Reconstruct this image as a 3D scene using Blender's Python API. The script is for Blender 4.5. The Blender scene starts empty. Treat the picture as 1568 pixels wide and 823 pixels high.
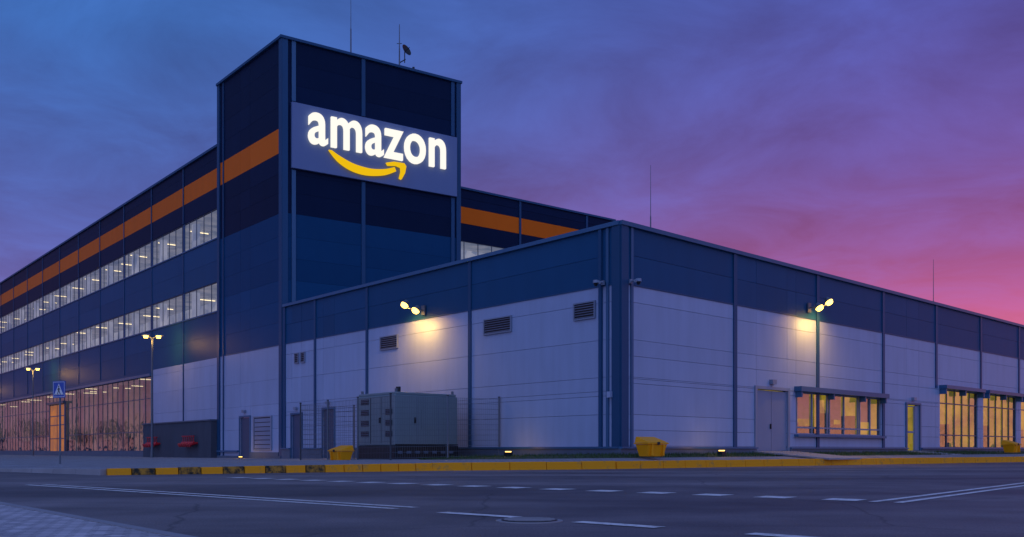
import bpy, bmesh, math, random
from mathutils import Vector, Matrix
random.seed(4)
E=0.55   # eye height above the road; facade heights below are relative to it
scene=bpy.context.scene
scene.view_settings.view_transform='Standard'
scene.view_settings.look='None'
scene.view_settings.exposure=0

# ------------------------------------------------------------------ materials
def newmat(name):
    m=bpy.data.materials.new(name); m.use_nodes=True
    nt=m.node_tree; nt.nodes.clear()
    out=nt.nodes.new('ShaderNodeOutputMaterial')
    return m,nt,out
def N(nt,t,**k):
    n=nt.nodes.new(t)
    for a,b in k.items(): setattr(n,a,b)
    return n
def paint(name,col,rough=.45,metal=0,var=.12,island=.1,bump=0,scale=1.5,spec=.5,dirt=0):
    m,nt,out=newmat(name)
    b=N(nt,'ShaderNodeBsdfPrincipled'); b.inputs['Roughness'].default_value=rough
    b.inputs['Metallic'].default_value=metal
    b.inputs['Specular IOR Level'].default_value=spec
    tc=N(nt,'ShaderNodeTexCoord'); no=N(nt,'ShaderNodeTexNoise')
    no.inputs['Scale'].default_value=scale; no.inputs['Detail'].default_value=6
    mp=N(nt,'ShaderNodeMapping'); mp.inputs['Scale'].default_value=(1,1,.35)
    nt.links.new(tc.outputs['Object'],mp.inputs['Vector']); nt.links.new(mp.outputs[0],no.inputs['Vector'])
    geo=N(nt,'ShaderNodeNewGeometry')
    a=N(nt,'ShaderNodeMath',operation='MULTIPLY_ADD'); a.inputs[1].default_value=var*2; a.inputs[2].default_value=1-var
    nt.links.new(no.outputs['Fac'],a.inputs[0])
    c=N(nt,'ShaderNodeMath',operation='MULTIPLY_ADD'); c.inputs[1].default_value=island*2; c.inputs[2].default_value=1-island
    nt.links.new(geo.outputs['Random Per Island'],c.inputs[0])
    d=N(nt,'ShaderNodeMath',operation='MULTIPLY'); nt.links.new(a.outputs[0],d.inputs[0]); nt.links.new(c.outputs[0],d.inputs[1])
    last=d.outputs[0]
    if dirt:   # faint vertical rain streaks
        n3=N(nt,'ShaderNodeTexNoise'); n3.inputs['Scale'].default_value=1.0; n3.inputs['Detail'].default_value=5
        m3=N(nt,'ShaderNodeMapping'); m3.inputs['Scale'].default_value=(3.5,3.5,.22)
        nt.links.new(tc.outputs['Object'],m3.inputs['Vector']); nt.links.new(m3.outputs[0],n3.inputs['Vector'])
        r3=N(nt,'ShaderNodeMapRange'); r3.inputs[1].default_value=.35; r3.inputs[2].default_value=.6; r3.inputs[3].default_value=1-dirt; r3.inputs[4].default_value=1
        nt.links.new(n3.outputs['Fac'],r3.inputs[0])
        d3=N(nt,'ShaderNodeMath',operation='MULTIPLY'); nt.links.new(last,d3.inputs[0]); nt.links.new(r3.outputs[0],d3.inputs[1]); last=d3.outputs[0]
    v=N(nt,'ShaderNodeVectorMath',operation='SCALE'); v.inputs[0].default_value=col[:3]
    nt.links.new(last,v.inputs['Scale']); nt.links.new(v.outputs[0],b.inputs['Base Color'])
    if bump:
        n2=N(nt,'ShaderNodeTexNoise'); n2.inputs['Scale'].default_value=scale*12
        nt.links.new(tc.outputs['Object'],n2.inputs['Vector'])
        bp=N(nt,'ShaderNodeBump'); bp.inputs['Strength'].default_value=bump; bp.inputs['Distance'].default_value=.02
        nt.links.new(n2.outputs['Fac'],bp.inputs['Height']); nt.links.new(bp.outputs[0],b.inputs['Normal'])
    nt.links.new(b.outputs[0],out.inputs[0])
    return m
def emit(name,col,st):
    m,nt,out=newmat(name); e=N(nt,'ShaderNodeEmission')
    e.inputs[0].default_value=(*col,1); e.inputs[1].default_value=st
    nt.links.new(e.outputs[0],out.inputs[0]); return m
def glowroom(name,col,st,col2,scale=.6):  # interior surfaces emit their own patchy colour so the rooms seem lit
    m,nt,out=newmat(name); b=N(nt,'ShaderNodeBsdfPrincipled')
    tc=N(nt,'ShaderNodeTexCoord'); mp=N(nt,'ShaderNodeMapping'); mp.inputs['Scale'].default_value=(1,1,.5)
    no=N(nt,'ShaderNodeTexVoronoi'); no.inputs['Scale'].default_value=scale
    nt.links.new(tc.outputs['Object'],mp.inputs[0]); nt.links.new(mp.outputs[0],no.inputs['Vector'])
    n2=N(nt,'ShaderNodeTexNoise'); n2.inputs['Scale'].default_value=scale*.8; n2.inputs['Detail'].default_value=4
    nt.links.new(tc.outputs['Object'],n2.inputs['Vector'])
    sp=N(nt,'ShaderNodeSeparateColor'); nt.links.new(no.outputs['Color'],sp.inputs[0])
    mu=N(nt,'ShaderNodeMath',operation='MULTIPLY_ADD',use_clamp=True); mu.inputs[1].default_value=.5
    nt.links.new(sp.outputs[0],mu.inputs[0]); 
    sb=N(nt,'ShaderNodeMath',operation='MULTIPLY_ADD'); sb.inputs[1].default_value=1.6; sb.inputs[2].default_value=-.55
    nt.links.new(n2.outputs['Fac'],sb.inputs[0]); nt.links.new(sb.outputs[0],mu.inputs[2])
    mx=N(nt,'ShaderNodeMix',data_type='RGBA'); mx.inputs[6].default_value=(*col,1); mx.inputs[7].default_value=(*col2,1)
    nt.links.new(mu.outputs[0],mx.inputs[0])
    nt.links.new(mx.outputs[2],b.inputs['Base Color']); nt.links.new(mx.outputs[2],b.inputs['Emission Color'])
    b.inputs['Emission Strength'].default_value=st; b.inputs['Roughness'].default_value=.9
    nt.links.new(b.outputs[0],out.inputs[0]); return m
def glass(name,tint,refl,graze=.6):
    m,nt,out=newmat(name)
    t=N(nt,'ShaderNodeBsdfTransparent'); t.inputs[0].default_value=(*tint,1)
    g=N(nt,'ShaderNodeBsdfGlossy'); g.inputs['Roughness'].default_value=.02; g.inputs[0].default_value=(.9,.9,.95,1)
    tc=N(nt,'ShaderNodeTexCoord'); no=N(nt,'ShaderNodeTexNoise'); no.inputs['Scale'].default_value=.9
    nt.links.new(tc.outputs['Object'],no.inputs['Vector'])
    bp=N(nt,'ShaderNodeBump'); bp.inputs['Strength'].default_value=.3; bp.inputs['Distance'].default_value=.06
    nt.links.new(no.outputs['Fac'],bp.inputs['Height']); nt.links.new(bp.outputs[0],g.inputs['Normal'])
    lw=N(nt,'ShaderNodeLayerWeight'); lw.inputs[0].default_value=.5
    pw=N(nt,'ShaderNodeMath',operation='POWER'); pw.inputs[1].default_value=4; nt.links.new(lw.outputs['Facing'],pw.inputs[0])
    a=N(nt,'ShaderNodeMath',operation='MULTIPLY_ADD',use_clamp=True); a.inputs[1].default_value=graze; a.inputs[2].default_value=refl
    nt.links.new(pw.outputs[0],a.inputs[0])
    mx=N(nt,'ShaderNodeMixShader'); nt.links.new(a.outputs[0],mx.inputs[0])
    nt.links.new(t.outputs[0],mx.inputs[1]); nt.links.new(g.outputs[0],mx.inputs[2]); nt.links.new(mx.outputs[0],out.inputs[0])
    return m

M={}
M['white']=paint('panel_light_grey',(.37,.43,.585),.45,0,.10,.04,.05,spec=.25,dirt=.05)
M['mid']=paint('panel_mid_blue',(.012,.080,.180),.5,0,.10,.08,.03,spec=.12)
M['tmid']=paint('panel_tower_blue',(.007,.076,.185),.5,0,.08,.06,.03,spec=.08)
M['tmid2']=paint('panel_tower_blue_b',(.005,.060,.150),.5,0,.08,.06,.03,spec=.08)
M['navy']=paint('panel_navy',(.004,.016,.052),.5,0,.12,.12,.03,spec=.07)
M['orange']=paint('panel_orange',(.95,.17,.008),.5,0,.08,.08,0,spec=.08)
M['trim']=paint('trim_blue',(.045,.13,.24),.4,0,.1,.08,spec=.3)
M['pil']=paint('pilaster_blue',(.020,.080,.170),.45,0,.1,.08,spec=.2)
M['dark']=paint('joint_dark',(.02,.035,.06),.7,spec=.1)
M['plinth']=paint('plinth_grey',(.10,.13,.18),.6,0,.2,.1,.1)
M['ramp']=paint('concrete_grey',(.075,.085,.11),.8,0,.25,.1,.2,spec=.2)
M['signpanel']=paint('sign_panel',(.17,.225,.38),.45,0,.05,0,spec=.2)
M['letter']=emit('letter_glow',(1,.95,.86),1.05)
M['smile']=emit('smile_glow',(1,.60,.008),.85)
M['frame']=paint('window_frame',(.06,.085,.13),.4)
M['framelt']=paint('window_frame_light',(.22,.26,.34),.4)
M['roof']=paint('roof_membrane',(.07,.07,.08),.9)
M['door']=paint('door_grey',(.24,.27,.37),.45,0,.1,spec=.2)
M['doordk']=paint('door_slate',(.04,.075,.14),.45,0,.1)
M['vent']=paint('louvre_metal',(.16,.19,.26),.4,.3)
M['black']=paint('black_metal',(.01,.011,.014),.5)
M['grey']=paint('galvanised_grey',(.13,.15,.18),.45,.3)
M['room']=glowroom('office_wall_glow',(.10,.13,.22),1.0,(.32,.32,.38),1.1)
M['ceil']=glowroom('office_ceiling_glow',(.10,.13,.20),.75,(.27,.27,.32),1.3)
M['tube']=emit('ceiling_tube',(1,.80,.45),2.2)
M['yroom']=glowroom('canteen_wall_glow',(.06,.07,.02),.7,(.58,.42,.03),1.6)
M['droom']=glowroom('lobby_wall_dim_glow',(.02,.04,.06),.7,(.13,.10,.09),1.3)
M['glass']=glass('glass_clear',(.85,.86,.88),.03,.4)
M['rglass']=glass('glass_reflective',(.72,.74,.66),.27,.5)
M['lglass']=glass('glass_lobby',(.7,.75,.75),.20,.5)
M['red']=paint('red_paint',(.55,.01,.02),.4)
M['yellow']=paint('yellow_plastic',(.95,.37,.006),.45,0,.12,0,.05,spec=.2)
M['genbody']=paint('generator_enclosure',(.18,.23,.24),.45,0,.12,.04)
M['lamp']=emit('lamp_lens',(1,.60,.10),6)
M['lamp2']=emit('lamp_lens_small',(1,.60,.15),3)
M['doorglow']=glowroom('doorway_glow',(.85,.55,.03),.9,(.45,.35,.05),1.5)
M['amber']=glowroom('entrance_glow',(.50,.16,.03),.7,(.28,.10,.05),1.5)
M['leaf']=paint('foliage',(.03,.045,.02),.9,0,.3,.5)
M['bark']=paint('bark',(.05,.04,.03),.9,0,.3,.1)

# --------------------------------------------------------------- mesh builder
class MB:
    def __init__(s): s.v=[];s.f=[];s.m=[];s.mats=[]
    def mi(s,m):
        m=M[m] if isinstance(m,str) else m
        if m not in s.mats: s.mats.append(m)
        return s.mats.index(m)
    def hexa(s,p,mat):
        b=len(s.v); s.v+= [tuple(q) for q in p]; k=s.mi(mat)
        for f in ((0,3,2,1),(4,5,6,7),(0,1,5,4),(1,2,6,5),(2,3,7,6),(3,0,4,7)):
            s.f.append(tuple(b+i for i in f)); s.m.append(k)
    def box(s,F,s0,s1,z0,z1,d0,d1,mat):
        pts=[F.p(s0,d0,z0),F.p(s1,d0,z0),F.p(s1,d1,z0),F.p(s0,d1,z0),
             F.p(s0,d0,z1),F.p(s1,d0,z1),F.p(s1,d1,z1),F.p(s0,d1,z1)]
        s.hexa(pts,mat)
    def poly(s,pts,mat):
        b=len(s.v); s.v+=[tuple(q) for q in pts]; s.f.append(tuple(range(b,b+len(pts)))); s.m.append(s.mi(mat))
    def prism(s,base,top,mat):
        n=len(base); b=len(s.v); s.v+=[tuple(q) for q in base]+[tuple(q) for q in top]; k=s.mi(mat)
        s.f.append(tuple(range(b,b+n))); s.m.append(k)
        s.f.append(tuple(range(b+2*n-1,b+n-1,-1))); s.m.append(k)
        for i in range(n):
            j=(i+1)%n; s.f.append((b+i,b+j,b+n+j,b+n+i)); s.m.append(k)
    def tube(s,a,c,r0,r1=None,mat='grey',n=10):
        r1=r0 if r1 is None else r1
        a=Vector(a);c=Vector(c);d=(c-a).normalized()
        x=d.orthogonal().normalized(); y=d.cross(x)
        A=[a+(x*math.cos(t)+y*math.sin(t))*r0 for t in [2*math.pi*i/n for i in range(n)]]
        B=[c+(x*math.cos(t)+y*math.sin(t))*r1 for t in [2*math.pi*i/n for i in range(n)]]
        s.prism(A,B,mat)
    def obj(s,name,parent=None,bevel=0,recalc=True):
        me=bpy.data.meshes.new(name); me.from_pydata(s.v,[],s.f)
        for m in s.mats: me.materials.append(m)
        for p,k in zip(me.polygons,s.m): p.material_index=k
        if recalc:
            bm=bmesh.new(); bm.from_mesh(me); bmesh.ops.recalc_face_normals(bm,faces=bm.faces); bm.to_mesh(me); bm.free()
        o=bpy.data.objects.new(name,me); scene.collection.objects.link(o)
        if parent: o.parent=parent
        if bevel:
            bv=o.modifiers.new('bevel','BEVEL'); bv.width=bevel; bv.segments=2; bv.limit_method='ANGLE'
        return o
class Fr:   # wall frame: o origin, u along, n outwards ; heights relative to eye
    def __init__(s,o,u,n): s.o=Vector((*o,0)); s.u=Vector((*u,0)).normalized(); s.n=Vector((*n,0)).normalized()
    def p(s,a,d,z): 
        q=s.o+s.u*a+s.n*d; return Vector((q.x,q.y,z+E))
def empty(name,loc=(0,0,0)):
    o=bpy.data.objects.new(name,None); scene.collection.objects.link(o); return o

NC=(3.57,31.16)
FR=Fr(NC,(.7228,.6910),(.6910,-.7228))
FL=Fr(NC,(-.6499,.7600),(-.7600,-.6499))
TC=(-11.96,49.3)
FW=Fr(TC,(-.6334,.7738),(-.7738,-.6334))
FT=Fr(TC,(.8236,.567),(.567,-.8236))
FB=Fr((-3.6,65.1),(.780,.6255),(.6255,-.780))

bld=empty('warehouse_building')

def facade(mb,F,ss,zs,matf,openings=(),d=0.0,gap=.018,vgap=.006):
    ss=sorted(set([round(x,3) for x in ss]+[round(x,3) for o in openings for x in o[:2]]))
    zs=sorted(set([round(x,3) for x in zs]+[round(x,3) for o in openings for x in o[2:4]]))
    for i in range(len(ss)-1):
        for j in range(len(zs)-1):
            a,b,c,e=ss[i],ss[i+1],zs[j],zs[j+1]
            if any(o[0]<=(a+b)/2<=o[1] and o[2]<=(c+e)/2<=o[3] for o in openings): continue
            mb.box(F,a+vgap,b-vgap,c+gap/2,e-gap/2,d-.08,d+random.uniform(-.003,.003),matf((c+e)/2,(a+b)/2))
            mb.box(F,a,b,c,e,d-.2,d-.085,'dark')
def frange(a,b,st):
    r=[];x=a
    while x<b-1e-6: r.append(x); x+=st
    return r+[b]

# ---------------------------------------------------------------- near block
JR=[0,6.7,12.95,19.1,25.1,31.1,37.1,43.1,49.1,55.1,61.1]
JL=[0,8.02,15.6,20.4,23.8]
zn=[.12,1.2,2.45,3.7,4.95,5.52,6.5,7.42]
nf=lambda z,s:'white' if z<5.52 else 'mid'
mb=MB()
opR=[(8.2,10.5,-.1,2.4),(11.2,18.9,.68,2.4),(21.65,23.05,-.1,2.24)]
bays=[(25.6,30.7),(31.5,36.7),(37.5,42.7),(43.5,48.7)]
opR+=[(a,b,.15,3.15) for a,b in bays]
facade(mb,FR,JR,zn,nf,opR,gap=.012)
opL=[(18.56,19.62,-.6,1.98),(21.8,22.85,-.6,1.82)]
facade(mb,FL,JL,zn,nf,opL,gap=.012)
mb.obj('near_wall_panels',bld)
mb=MB()
for x in JR[1:]:
    mb.box(FR,x-.11,x+.11,(3.2 if 25<x<50 else .1),7.42,.004,.05,'pil')
for x in JL[1:-1]: mb.box(FL,x-.09,x+.09,.1,7.42,.004,.05,'pil')
mb.box(FL,23.5,23.78,-.5,7.42,.004,.06,'pil')
for F,sg in ((FR,1),(FL,1)):
    mb.box(F,-.02,.34,.1,7.42,.006,.07,'pil')
    mb.box(F,.50,.62,.1,7.42,.006,.05,'trim' )
mb.box(FR,-.05,61.2,7.42,7.56,-.3,.12,'trim')
mb.box(FL,.0,23.7,7.421,7.558,-.3,.121,'trim')
def plinth(F,segs,top=.12):
    for a,b in segs:
        mb.box(F,a,b,top-.06,top,-.1,.16,'trim'); mb.box(F,a,b,-.75,top-.061,-.15,.10,'plinth')
plinth(FR,[(-.1,8.1),(10.6,21.55),(23.15,61)]); plinth(FL,[(.0,18.5),(19.68,21.75),(22.9,23.8)])
mb.box(FR,.34,61,5.49,5.54,.005,.03,'pil'); mb.box(FL,.34,23.6,5.49,5.54,.005,.03,'pil')
mb.box(FL,.80,.92,.1,7.4,.004,.10,'pil')
mb.box(FL,.30,.48,1.75,1.95,.07,.16,'white')
mb.obj('near_wall_trim',bld)
mb=MB()
Q=[FR.p(-.0,-.25,7.3),FR.p(61,-.25,7.3),FR.p(61,-36,7.3),FR.p(14,-36,7.3),FL.p(23.7,-.4,7.3)]
mb.poly(Q,'roof')
for a,b in ((1,2),(2,3),(3,4)):
    p,q=Q[a],Q[b]; mb.poly([p,q,Vector((q.x,q.y,-.1)),Vector((p.x,p.y,-.1))],'white')
mb.box(FR,50,54,7.0,8.6,-6,-3,'pil'); mb.box(FR,49.8,54.2,8.6,8.75,-6.2,-2.8,'dark')
mb.obj('near_roof',bld)

def window(mb,F,s0,s1,z0,z1,cols,rows,gl,fr='frame',fw=.07,d=-.10,dep=.12):
    mb.poly([F.p(s0,d,z0),F.p(s1,d,z0),F.p(s1,d,z1),F.p(s0,d,z1)],gl)
    xs=cols if isinstance(cols,list) else [s0+(s1-s0)*i/cols for i in range(cols+1)]
    for x in xs: mb.box(F,max(s0,x-fw/2),min(s1,x+fw/2),z0,z1,d+.003,d+dep,fr)
    zz=rows if isinstance(rows,list) else [z0+(z1-z0)*i/rows for i in range(rows+1)]
    for z in zz: mb.box(F,s0,s1,max(z0,z-fw/2),min(z1,z+fw/2),d+.006,d+dep*.9,fr)
def room(mb,F,s0,s1,z0,z1,dep,wall,ceil,tube='tube',step=3.0,slen=1.3,floor='roof',front=-.22):
    mb.poly([F.p(s0,-dep,z0),F.p(s1,-dep,z0),F.p(s1,-dep,z1),F.p(s0,-dep,z1)],wall)
    mb.poly([F.p(s0,front,z1),F.p(s1,front,z1),F.p(s1,-dep,z1),F.p(s0,-dep,z1)],ceil)
    mb.poly([F.p(s0,front,z0),F.p(s1,front,z0),F.p(s1,-dep,z0),F.p(s0,-dep,z0)],floor)
    for s in (s0,s1): mb.poly([F.p(s,front,z0),F.p(s,-dep,z0),F.p(s,-dep,z1),F.p(s,front,z1)],wall)
    if step:
        x=s0+step*.6
        while x<s1-.3:
            if random.random()<.8:
                dd=random.uniform(.4,max(.5,dep-slen-.3))
                mb.box(F,x,x+.08,z1-.10,z1-.06,-dd-slen,-dd,tube)
            x+=step*random.uniform(.7,1.4)
mb=MB(); mr=MB()
window(mb,FR,11.2,18.9,.68,2.4,[11.2,11.35,12.6,13.9,14.1,15.4,16.7,16.9,17.9,18.9],[.68,.95,2.4],'rglass','framelt',.07,dep=.06)
mb.box(FR,11.05,19.05,2.42,2.62,.004,.34,'trim'); mb.box(FR,11.05,19.05,.56,.66,.004,.20,'trim')
for x in (11.2,13.9,16.8,18.85): mb.box(FR,x-.05,x+.05,2.18,2.42,.004,.28,'trim')
room(mr,FR,10.9,19.0,.4,2.9,3.0,'yroom','yroom',step=2.2,slen=.9)
for k in range(7): 
    x=11.8+k*1.05; mr.box(FR,x,x+.5,.4,random.uniform(1.0,1.7),-1.6,-1.1,'doordk')
for k in range(3):
    x=(11.45,14.2,17.0)[k]; mb.box(FR,x,x+1.1,random.uniform(.9,1.5),2.38,-.16,-.15,'framelt')
for a,b in bays:
    n=5; window(mb,FR,a,b,.15,3.15,n,[.15,.8,2.45,3.15],'rglass','frame',.06,dep=.05)
    mb.box(FR,a-.1,b+.1,3.18,3.36,.004,.40,'trim'); room(mr,FR,a-.2,b+.2,-.05,3.4,4.5,'yroom','yroom',step=1.7,slen=1.2)
    for x in (a,(a+b)/2,b): mb.box(FR,x-.06,x+.06,2.9,3.18,.004,.34,'trim')
    for k in range(5):
        x=a+.3+k*1.0; mr.box(FR,x,x+.45,-.04,random.uniform(.7,1.6),-1.9,-1.4,'doordk')
mb.box(FR,21.65,23.05,-.1,2.24,-.7,-.66,'doorglow'); window(mb,FR,21.72,22.98,-.05,2.18,[21.72,22.65,22.98],[-.05,.9,2.18],'glass','door',.09,dep=.06)
mb.box(FR,22.65,23.03,-.08,2.2,-.09,-.02,'door')
mb.box(FR,21.5,21.64,-.1,2.34,.004,.06,'trim');mb.box(FR,23.06,23.2,-.1,2.34,.004,.06,'trim');mb.box(FR,21.64,23.06,2.25,2.34,.004,.06,'trim')
mb.box(FR,8.22,9.33,-.1,2.36,-.09,-.03,'door'); mb.box(FR,9.36,10.48,-.1,2.36,-.09,-.03,'door')
mb.box(FR,8.06,8.2,-.1,2.52,.004,.06,'framelt');mb.box(FR,10.5,10.64,-.1,2.52,.004,.06,'framelt');mb.box(FR,8.2,10.5,2.4,2.52,.004,.06,'framelt')
mb.box(FR,9.24,9.28,.85,1.05,-.03,.03,'black'); 
mb.box(FR,9.15,9.45,2.62,2.80,.004,.16,'framelt')
mb.box(FR,22.2,22.5,2.45,2.6,.004,.14,'framelt')
for a,b,t in ((18.56,19.62,1.98),(21.8,22.85,1.82)):
    mb.box(FL,a+.02,b-.02,-.55,t-.02,-.09,-.03,'doordk')
    mb.box(FL,a-.1,a,-.55,t+.1,.004,.05,'trim');mb.box(FL,b,b+.1,-.55,t+.1,.004,.05,'trim');mb.box(FL,a,b,t+.002,t+.1,.004,.05,'trim')
    mb.box(FL,a+.1,a+.14,.4,.6,-.03,.04,'grey')
    mb.box(FL,(a+b)/2-.13,(a+b)/2+.13,t+.25,t+.38,.004,.14,'framelt')
mb.box(FW,4.5,4.8,2.1,2.25,.004,.16,'framelt')
mb.obj('near_windows_and_doors',bld); mr.obj('near_rooms',bld,recalc=False)
def louvre(mb,F,s0,s1,z0,z1,n=6,fr='framelt'):
    mb.box(F,s0,s1,z0,z1,.004,.02,'black')
    w=.045
    mb.box(F,s0-w,s0,z0-w,z1+w,.004,.07,fr);mb.box(F,s1,s1+w,z0-w,z1+w,.004,.07,fr)
    mb.box(F,s0,s1,z1,z1+w,.004,.07,fr);mb.box(F,s0,s1,z0-w,z0,.004,.07,fr)
    h=(z1-z0)/n
    for i in range(n):
        z=z0+h*i
        mb.hexa([F.p(s0,.022,z+h*.45),F.p(s1,.022,z+h*.45),F.p(s1,.065,z+.01),F.p(s0,.065,z+.01),
                 F.p(s0,.022,z+h*.45+.015),F.p(s1,.022,z+h*.45+.015),F.p(s1,.065,z+.03),F.p(s0,.065,z+.03)],'vent')
mb=MB()
louvre(mb,FL,5.53,7.09,4.48,5.0); louvre(mb,FL,1.17,2.12,4.52,5.03); louvre(mb,FL,13.13,14.43,4.48,5.0)
louvre(mb,FL,22.1,22.45,4.45,4.9,5); louvre(mb,FL,21.45,21.8,4.45,4.9,5)
mb.box(FW,1.26,3.39,.05,1.78,.004,.02,'black')
for i in range(7): mb.box(FW,1.34,3.31,.10+i*.238,.10+i*.238+.20,.022,.05,'door')
for a,b in ((1.18,1.3),(3.35,3.47)): mb.box(FW,a,b,0,1.85,.004,.07,'framelt')
mb.box(FW,1.3,3.35,1.78,1.85,.004,.07,'framelt'); mb.box(FW,1.3,3.35,0,.07,.004,.07,'framelt')
mb.obj('wall_louvres',bld)

# ---------------------------------------------------------------- tower
TH=21.45
mb=MB()
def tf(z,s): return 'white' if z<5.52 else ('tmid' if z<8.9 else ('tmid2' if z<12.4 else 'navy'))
def tw(z,s): return 'orange' if 15.56<z<16.86 else tf(z,s)
zt=[-.2,1.15,2.45,3.75,5.52,6.7,7.8,8.9,10.05,11.2,12.4,13.5,14.5,15.56,16.86,18,19.15,20.3,TH]
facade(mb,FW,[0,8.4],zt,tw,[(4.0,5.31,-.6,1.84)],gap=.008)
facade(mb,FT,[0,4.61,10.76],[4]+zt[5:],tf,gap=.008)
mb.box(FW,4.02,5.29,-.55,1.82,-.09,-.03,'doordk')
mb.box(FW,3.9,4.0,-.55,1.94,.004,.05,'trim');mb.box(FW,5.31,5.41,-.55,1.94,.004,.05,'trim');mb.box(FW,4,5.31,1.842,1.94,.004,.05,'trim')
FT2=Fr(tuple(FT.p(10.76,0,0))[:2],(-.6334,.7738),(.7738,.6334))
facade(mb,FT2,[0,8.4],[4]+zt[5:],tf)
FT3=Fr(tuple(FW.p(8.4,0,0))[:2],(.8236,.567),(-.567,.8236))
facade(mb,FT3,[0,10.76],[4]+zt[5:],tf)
mb.obj('tower_panels',bld)
mb=MB()
for z0,z1 in ((4,14.7),(18.3,TH)):
    mb.box(FT,.5,.72,z0,z1,.004,.06,'trim'); mb.box(FT,4.5,4.72,z0,z1,.004,.06,'pil'); mb.box(FT,10.2,10.42,z0,z1,.004,.06,'pil')
mb.box(FT,-.06,.28,4,TH,.004,.08,'pil'); mb.box(FW,-.08,.26,-.5,TH,.004,.08,'pil')
mb.box(FT,10.55,10.84,4,TH,.004,.08,'pil'); mb.box(FW,8.15,8.48,-.5,TH,.004,.08,'pil')
mb.box(FW,7.6,7.72,-.5,TH,.004,.05,'pil')
mb.box(FT,-.15,10.9,TH,TH+.14,-.3,.14,'pil'); mb.box(FW,-.1,8.5,TH+.001,TH+.139,-.3,.141,'pil')
mb.box(FW,0,8.4,5.5,5.54,.004,.03,'pil'); mb.box(FW,5.45,8.4,-.1,.0,.004,.14,'trim'); mb.box(FW,.3,3.9,-.3,-.1,-.1,.10,'plinth')
for s,e in ((.0,3.9),(5.42,8.4)): mb.box(FW,s,e,-.7,-.301,-.15,.11,'plinth')
mb.poly([FT.p(0,-.2,TH-.2),FT.p(10.7,-.2,TH-.2),FT2.p(8.3,-.2,TH-.2),FW.p(8.3,-.2,TH-.2)],'roof')
mb.obj('tower_trim',bld)

# ---------------------------------------------------------------- wing + rear block
mb=MB(); mw=MB(); mr=MB()
def wf(z,s):
    if z<5.52: return 'white' if s<20.5 else 'mid'
    if z<14.43: return 'mid'
    if 15.65<z<16.8: return 'orange'
    return 'navy'
WE=164.4
JW=[8.4]+[14.4+6*i for i in range(26)]
zw=[-.2,1.25,2.5,3.9,5.52,6.9,8.3,10.03,11.3,12.65,14.43,15.65,16.8,17.4,18.0]
wd=-.12
op=[(8.7,WE,8.3,10.03),(8.7,WE,12.65,14.43),(20.6,WE,-.05,5.1)]
facade(mb,FW,JW,zw,wf,op,d=wd,gap=.008)
class Off:
    def __init__(s,F,d): s.F=F;s.d=d
    def p(s,a,d,z): return s.F.p(a,d+s.d,z)
FWo=Off(FW,wd)
for z0,z1 in ((8.3,10.03),(12.65,14.43)):
    cols=frange(8.7,WE,1.2)
    window(mw,FWo,8.7,WE,z0,z1,cols,[z0,z1],'glass','frame',.07,-.06,.03)
    for x in JW[1:]: mw.box(FWo,x-.16,x+.16,z0,z1,-.05,-.02,'pil')
    room(mr,FWo,8.6,WE,z0-.3,z1+.12,3.2,'room','ceil',step=4.2,slen=1.2)
    for x in JW[1:]: mr.box(FWo,x-.2,x+.2,z0-.3,z1+.11,-1.0,-.6,'room')
    mw.box(FWo,8.5,WE,z0-.08,z0,.002,.06,'trim')
window(mw,FWo,20.6,WE,-.05,5.1,frange(20.6,WE,1.25),[-.05,1.3,3.6,5.1],'lglass','frame',.06,-.06,.03)
mw.box(FWo,20.5,WE,5.12,5.3,.004,.12,'trim')
room(mr,FWo,20.6,WE,-.3,5.4,5,'droom','droom',step=3.5,slen=1.4)
x=22.0
while x<WE-2:      # columns, desks and shelves inside the lobby
    mr.box(FWo,x,x+.35,-.28,5.3,-2.4,-2.0,'framelt')
    mr.box(FWo,x+1.5,x+3.2,-.28,random.uniform(.8,2.2),-3.6,-3.0,'doordk')
    x+=6
for x in JW[1:]:
    for z0,z1 in ((5.52,8.2),(10.05,12.6),(14.45,18.0)):
        mw.box(FWo,x-.07,x+.07,z0,z1,.004,.04,'pil')
    if x<20: mw.box(FWo,x-.07,x+.07,1.6,5.5,.004,.04,'pil')
mw.box(FWo,8.4,WE,18.0,18.14,-.3,.12,'pil')
mw.box(FWo,42.2,42.6,-.1,4.1,.0,.10,'frame');mw.box(FWo,47.4,47.7,-.1,4.1,.0,.10,'frame');mw.box(FWo,42.2,47.7,4.1,4.3,.0,.3,'frame')
mw.box(FWo,42.65,47.35,-.1,4.0,.01,.06,'amber')
for z in (1.0,2.2,3.0): mw.box(FWo,42.65,47.35,z,z+.08,.065,.08,'frame')
mw.box(FWo,44.9,45.0,-.1,4.0,.065,.09,'frame')
mw.box(FWo,8.5,20.5,-.8,1.75,-.05,.55,'ramp'); mw.box(FWo,8.45,20.6,1.752,1.83,-.05,.62,'plinth')
mw.box(FWo,20.5,WE,-.8,-.06,-.2,.12,'plinth')
JB=[-16,-8.5,-.65,5.35,12.6-.65,14.9]
zb=zw[6:]
bf=lambda z,s:'orange' if 15.65<z<16.8 else ('navy' if z>14.43 else 'mid')
facade(mb,FB,JB,[6]+zb,bf,[(-2,14.3,12.65,14.43)])
window(mw,FB,-2,14.3,12.65,14.43,frange(-2,14.3,1.2),[12.65,14.43],'glass','frame',.06,-.06,.03)
room(mr,FB,-2.2,14.4,12.2,14.6,3.0,'room','ceil',step=3.5)
for x in JB[2:-1]: mw.box(FB,x-.09,x+.09,14.45,18,.004,.05,'pil')
mw.box(FB,-16,15.0,18.0,18.14,-.3,.12,'pil')
FBe=Fr(tuple(FB.p(14.9,0,0))[:2],(-.6255,.78),(.78,.6255))
facade(mb,FBe,[0,12,24,36],[6]+zb,bf); mw.box(FBe,0,36,18.0,18.139,-.3,.12,'pil')
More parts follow.
